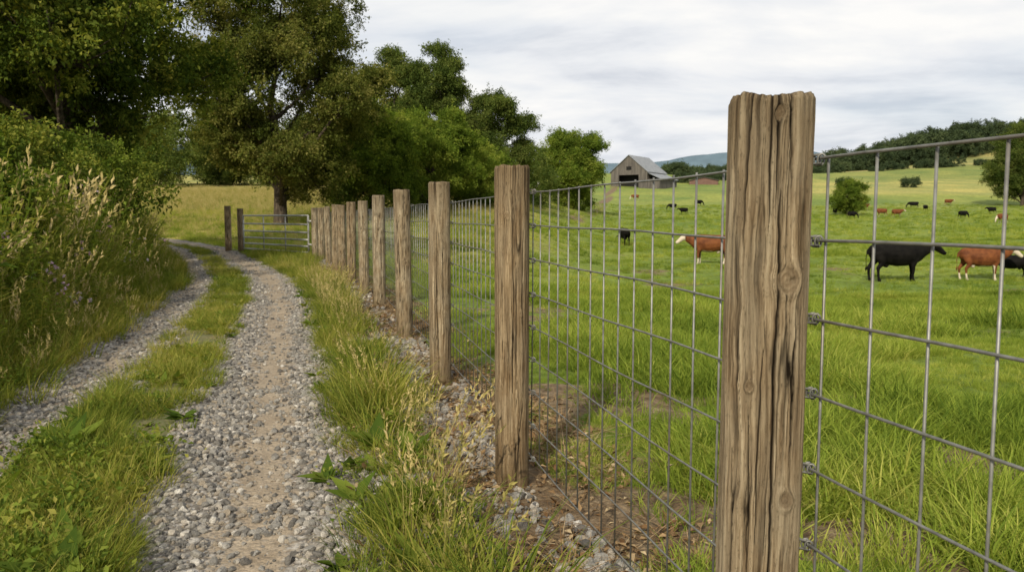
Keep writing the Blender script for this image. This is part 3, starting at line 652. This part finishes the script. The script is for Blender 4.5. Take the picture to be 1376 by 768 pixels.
for pi,(x,y) in enumerate(POSTS[:7]):
    d=(float(fence_x(y+.1))-float(fence_x(y-.1)))/.2; m=math.sqrt(1+d*d); cxp=x+off/m; cyp=y-off*d/m
    for i,z in enumerate(rows):
        zz=z+.004*math.sin(cyp*1.9+i*1.3)
        for sdy in ((-.03,) if pi>2 else (-.030,-.042)):
            c=Vector((cxp+sdy*d/m,cyp+sdy/m,zz)); ring=[]
            for k in range(11):
                an=k/10*2*math.pi; ring.append(c+Vector((math.cos(an)*.0075,(k-5)*.0008,math.sin(an)*.011)))
            G.tube(ring,.0024,5)
        G.tube([(cxp-.03,cyp-.012,zz+.009),(cxp+.008,cyp-.040,zz+.009),(cxp+.010,cyp-.044,zz-.008),(cxp-.03,cyp-.014,zz-.009)],.0025,5)
add('wire_mesh_fence',G.mesh('wire_mesh_fence',[M['wire']],True))
# ---------------------------------------------------------------- gate
G=Geo(); a=Vector((-6.1,24.0,0)); b=Vector((-9.2,27.3,0)); zg=float(H(-7.5,25.5))
def gp(t,z): p=a*(1-t)+b*t; return (p.x,p.y,zg+z)
for z in (.16,.34,.54,.76,1.0,1.27): G.tube([gp(0.01,z),gp(.99,z)],.025,8)
for t in (.01,.33,.66,.99): G.tube([gp(t,.16),gp(t,1.27)],.027 if t in(.01,.99) else .02,8)
G.tube([gp(-.03,.4),gp(.02,.4)],.03,8);G.tube([gp(-.03,1.1),gp(.02,1.1)],.03,8)
add('metal_farm_gate',G.mesh('metal_farm_gate',[M['gate']],True))
# ---------------------------------------------------------------- cows
def cow_mesh(name,mat,pose='level'):
    G=Geo()
    B=[(-.86,0,1.10,.05,.07),(-.83,0,1.10,.14,.15),(-.74,0,1.07,.22,.24),(-.55,0,1.02,.28,.31),(-.28,0,.955,.33,.37),(0,0,.925,.36,.40),(.28,0,.935,.34,.40),(.52,0,.97,.29,.38),(.70,0,1.03,.22,.32),(.84,0,1.08,.15,.24)]
    if pose=='level': N=[(.96,0,1.12,.125,.20),(1.10,0,1.17,.11,.155),(1.20,0,1.20,.115,.13),(1.30,0,1.16,.11,.12),(1.42,0,1.06,.085,.095),(1.52,0,.98,.075,.078),(1.58,0,.94,.06,.06)]
    else: N=[(1.0,0,.98,.12,.19),(1.14,0,.82,.105,.155),(1.25,0,.66,.11,.13),(1.31,0,.54,.11,.12),(1.36,0,.36,.085,.095),(1.38,0,.20,.075,.075),(1.38,0,.12,.06,.05)]
    G.loft(B+N)
    hx,hz=(N[2][0],N[2][2])
    for s in (1,-1):
        G.loft([(hx-.02,s*.06,hz+.05,.03,.03),(hx-.04,s*.16,hz+.045,.02,.055),(hx-.05,s*.25,hz+.01,.015,.05),(hx-.05,s*.29,hz-.01,.01,.015)],side=(1,0,0),n=8)
        f=.06*s
        G.loft([(.50,s*.17,1.0,.10,.17),(.52,s*.18,.75,.09,.115),(.53+f,s*.18,.55,.06,.075),(.54+f,s*.18,.42,.055,.06),(.53+f,s*.18,.25,.036,.042),(.53+f,s*.18,.12,.04,.045),(.56+f,s*.18,.05,.05,.06),(.57+f,s*.18,0,.055,.07)],n=10)
        G.loft([(-.60,s*.16,1.0,.12,.22),(-.55,s*.19,.78,.10,.17),(-.58-f,s*.19,.62,.07,.10),(-.70-f,s*.19,.48,.05,.07),(-.69-f,s*.19,.32,.038,.046),(-.67-f,s*.19,.13,.04,.045),(-.64-f,s*.19,.05,.05,.06),(-.63-f,s*.19,0,.055,.07)],n=10)
    G.loft([(-.82,0,1.16,.04,.04),(-.91,0,1.08,.028,.028),(-.94,0,.80,.022,.022),(-.93,0,.55,.022,.022),(-.93,0,.46,.04,.04),(-.93,0,.34,.02,.02)],n=8)
    G.loft([(-.36,0,.62,.10,.08),(-.3,0,.54,.10,.07),(-.26,0,.5,.05,.03)],side=(0,1,0),n=10)
    return G.mesh(name,[mat],True)
def coat(name,a,b,hereford=False):
    T=NT(name); o=T.obj(); f=T.noise(o,5,4); c=T.ramp(f,[(.35,a),(.65,b)])
    if hereford:
        s=T.n('ShaderNodeSeparateXYZ'); T.l(o,s.inputs[0]); nz=T.math('MULTIPLY',T.math('SUBTRACT',T.noise(o,3.5,3),.5),.25)
        m1=T.math('GREATER_THAN',T.math('ADD',s.outputs[0],nz),1.16); m2=T.math('LESS_THAN',T.math('ADD',s.outputs[2],nz),.30)
        m3=T.math('MULTIPLY',T.math('LESS_THAN',T.math('ADD',s.outputs[2],nz),.60),T.math('LESS_THAN',T.math('ABSOLUTE',s.outputs[0]),.45))
        c=T.mix(T.math('MAXIMUM',T.math('MAXIMUM',m1,m2),m3),c,(.50,.43,.34))
    return T.pbr(c,.7,nrm=T.bump(T.noise(o,40,4),.3,.01),spec=.08 if not hereford else .15)
CB=coat('black_coat',(.003,.0026,.0025),(.008,.007,.006)); CR=coat('hereford_coat',(.085,.026,.009),(.16,.055,.017),True)
mb={('black','level'):cow_mesh('black_cow',CB),('black','graze'):cow_mesh('black_cow',CB,'graze'),('brown','level'):cow_mesh('brown_cow',CR),('brown','graze'):cow_mesh('brown_cow',CR,'graze')}
def cow(kind,pose,x,y,yaw,s=1.0,sx=1.0,vox=.03):
    o=add(kind+'_cow',mb[(kind,pose)]); o.location=(x,y,float(H(x,y))-.02); o.rotation_euler=(0,0,math.radians(yaw)); o.scale=(s*sx,s,s)
    m=o.modifiers.new('skin','REMESH'); m.mode='VOXEL'; m.voxel_size=vox; m.use_smooth_shade=True
    m=o.modifiers.new('smooth','SMOOTH'); m.iterations=4; m.factor=.5
    return o
cow('black','level',14.95,31,4,1.14,1.12)
cow('brown','level',18.75,31.8,-8,1.0,.97)
cow('black','level',20.5,32.5,170,.72)
cow('brown','level',9.5,38,172,1.08,.97)
cow('black','graze',8.1,57.5,98,.98)
for kd,ps,px_,y,yaw,s_ in (('black','graze',.2327,185,20,1.1),('brown','graze',.1542,215,180,1.1),('black','level',.4037,150,60,1.1),('brown','graze',.4626,140,190,1.1),('brown','level',.4813,138,10,1.1),('black','level',.5168,160,80,1),('black','graze',.5636,130,20,1),('brown','graze',.6140,112,200,1),('black','graze',.2009,170,150,1),('brown','level',.4411,165,30,1.1),('black','level',.2150,150,200,1),('black','graze',.5020,175,160,1.1),('brown','level',.5450,185,10,1.1),('black','level',.6000,150,190,1),('black','graze',.4250,128,15,.9)):
    cow(kd,ps,px_*y,y,yaw,s_,1,.06)
# ---------------------------------------------------------------- farm buildings
M['boards']=simple('weathered_barn_boards',(.055,.05,.046),(.14,.125,.11),1.2,strz=.15); M['roof']=simple('tin_roof',(.15,.16,.175),(.25,.26,.275),.8,.6,.3)
M['dark']=simple('barn_interior_shade',(.008,.008,.008),(.014,.013,.012),1); M['white']=simple('painted_siding',(.50,.49,.47),(.62,.61,.59),1); M['red']=simple('brown_shed_siding',(.11,.065,.05),(.17,.10,.08),1)  # the dark one is near-black colour standing in for indoor shade
def barn(name,x,y,yaw,w,l,ev,pk,wall,roof,door=True,lean=0):
    e=bpy.data.objects.new(name,None); scene.collection.objects.link(e); e.location=(x,y,float(H(x,y))-.6); e.rotation_euler=(0,0,math.radians(yaw))
    G=Geo(); hw=w/2
    dw=w*.27 if door else .01; dh=ev*.82
    G.add([(-hw,0,0),(-dw,0,0),(-dw,0,dh),(-dw,0,ev),(-hw,0,ev)],[(0,1,2,3,4)]); G.add([(dw,0,0),(hw,0,0),(hw,0,ev),(dw,0,ev),(dw,0,dh)],[(0,1,2,3,4)])
    G.add([(-dw,0,dh),(dw,0,dh),(dw,0,ev),(-dw,0,ev)],[(0,1,2,3)]); G.add([(-hw,0,ev),(hw,0,ev),(0,0,pk)],[(0,1,2)])
    G.add([(-hw,l,0),(hw,l,0),(hw,l,ev),(0,l,pk),(-hw,l,ev)],[(4,3,2,1,0)]); G.add([(-hw,0,0),(-hw,l,0),(-hw,l,ev),(-hw,0,ev)],[(3,2,1,0)]); G.add([(hw,0,0),(hw,l,0),(hw,l,ev),(hw,0,ev)],[(0,1,2,3)])
    if lean: G.box(hw+.02,hw+lean,.5,l-.5,0,ev*.55)
    add('walls',G.mesh('walls',[wall]),e)
    G=Geo(); o=.5; k=(pk-ev)/hw
    for s in(1,-1):
        V=[(0,-o,pk+.05),(s*(hw+o),-o,ev-k*o+.05),(s*(hw+o),l+o,ev-k*o+.05),(0,l+o,pk+.05)]; V+=[(a,b,c+.18) for a,b,c in V]; G.add(V,[(0,1,2,3),(7,6,5,4),(0,4,5,1),(1,5,6,2),(2,6,7,3),(3,7,4,0)])
    if lean:
        V=[(hw,0,ev-.5),(hw+lean+.5,0,ev*.55),(hw+lean+.5,l,ev*.55),(hw,l,ev-.5)]; V+=[(a,b,c+.15) for a,b,c in V]; G.add(V,[(0,1,2,3),(7,6,5,4),(0,4,5,1),(1,5,6,2),(2,6,7,3),(3,7,4,0)])
    add('roof',G.mesh('roof',[roof]),e)
    if door:
        G=Geo(); G.box(-dw-2.2,-dw-.1,-.2,-.08,.1,dh); G.box(-hw*.98,hw*.98,3,3.1,.05,ev*.95,1); G.box(-1,1,-.06,-.02,ev+.6,ev+1.9,1); add('door_and_interior_shade',G.mesh('door_and_interior_shade',[wall,M['dark']]),e)  # near-black panels paint in the shade of the doorway and gable opening
    return e
barn('barn',41.9,288,-32,14,18,6.2,12.0,M['boards'],M['roof'],True,4.5)
barn('farm_shed',76,318,-12,11,8,2.2,3.4,M['red'],M['boards'],False)
barn('farmhouse',8.0,215,-35,5.5,8,3.0,4.8,M['white'],M['roof'],False)
# ---------------------------------------------------------------- light
az=Vector((-.34,-.94,0)).normalized(); el=math.radians(34); D=Vector((az.x*math.cos(el),az.y*math.cos(el),math.sin(el)))
sun=bpy.data.lights.new('sun','SUN'); sun.energy=5.0; sun.angle=math.radians(1.0); sun.color=(1,.90,.72)
so=bpy.data.objects.new('sun',sun); scene.collection.objects.link(so); so.rotation_euler=D.to_track_quat('Z','Y').to_euler()
w=bpy.data.worlds.new('World'); scene.world=w; w.use_nodes=True; t=w.node_tree; t.nodes.clear(); N=t.nodes.new; L_=t.links.new
out=N('ShaderNodeOutputWorld'); bg=N('ShaderNodeBackground'); bg.inputs[1].default_value=.117; L_(bg.outputs[0],out.inputs[0])
sk=N('ShaderNodeTexSky'); sk.sky_type='NISHITA'; sk.sun_disc=False; sk.sun_elevation=el; sk.sun_rotation=math.atan2(az.x,az.y); sk.air_density=1; sk.dust_density=2
tc=N('ShaderNodeTexCoord'); sp_=N('ShaderNodeSeparateXYZ'); L_(tc.outputs['Generated'],sp_.inputs[0])
def m_(op,a,b):
    x=N('ShaderNodeMath'); x.operation=op
    for i,v in enumerate((a,b)):
        if isinstance(v,bpy.types.NodeSocket): L_(v,x.inputs[i])
        else: x.inputs[i].default_value=v
    return x.outputs[0]
zz=m_('ADD',m_('MAXIMUM',sp_.outputs[2],0),.17); cb=N('ShaderNodeCombineXYZ'); L_(m_('DIVIDE',sp_.outputs[0],zz),cb.inputs[0]); L_(m_('DIVIDE',sp_.outputs[1],zz),cb.inputs[1])
mp=N('ShaderNodeMapping'); mp.inputs['Rotation'].default_value=(0,0,.30); mp.inputs['Scale'].default_value=(.85,1.15,1); mp.inputs['Location'].default_value=(1.3,4.2,0); L_(cb.outputs[0],mp.inputs[0])
n1=N('ShaderNodeTexNoise'); n1.inputs['Scale'].default_value=1.25; n1.inputs['Detail'].default_value=8; n1.inputs['Roughness'].default_value=.55; n1.inputs['Distortion'].default_value=.25; L_(mp.outputs[0],n1.inputs['Vector'])
cr=N('ShaderNodeValToRGB'); e=cr.color_ramp.elements; e[0].position=.36; e[0].color=(5.5,5.8,6.35,1); e[1].position=.60; e[1].color=(8.5,8.4,8.2,1); x=e.new(.47); x.color=(7.2,7.35,7.6,1); L_(n1.outputs['Fac'],cr.inputs[0])
n2=N('ShaderNodeTexNoise'); n2.inputs['Scale'].default_value=.8; n2.inputs['Detail'].default_value=5; L_(mp.outputs[0],n2.inputs['Vector'])
c2=N('ShaderNodeValToRGB'); e=c2.color_ramp.elements; e[0].position=.35; e[0].color=(.80,.80,.80,1); e[1].position=.52; e[1].color=(1,1,1,1); L_(n2.outputs['Fac'],c2.inputs[0])
mx_=N('ShaderNodeMix'); mx_.data_type='RGBA'; L_(c2.outputs[0],mx_.inputs[0]); L_(sk.outputs[0],mx_.inputs[6]); L_(cr.outputs[0],mx_.inputs[7]); L_(mx_.outputs[2],bg.inputs[0])
# ---------------------------------------------------------------- camera
cam=bpy.data.cameras.new('camera'); cam.lens=28; cam.sensor_width=36; cam.clip_end=8000; cam.clip_start=.05
cam.dof.use_dof=True; cam.dof.focus_distance=2.6; cam.dof.aperture_fstop=9
co=bpy.data.objects.new('camera',cam); scene.collection.objects.link(co); co.location=(0,0,1.25); co.rotation_euler=(math.radians(90-4.97),0,0); scene.camera=co
scene.view_settings.view_transform='Standard'; scene.view_settings.look='None'; scene.view_settings.exposure=0
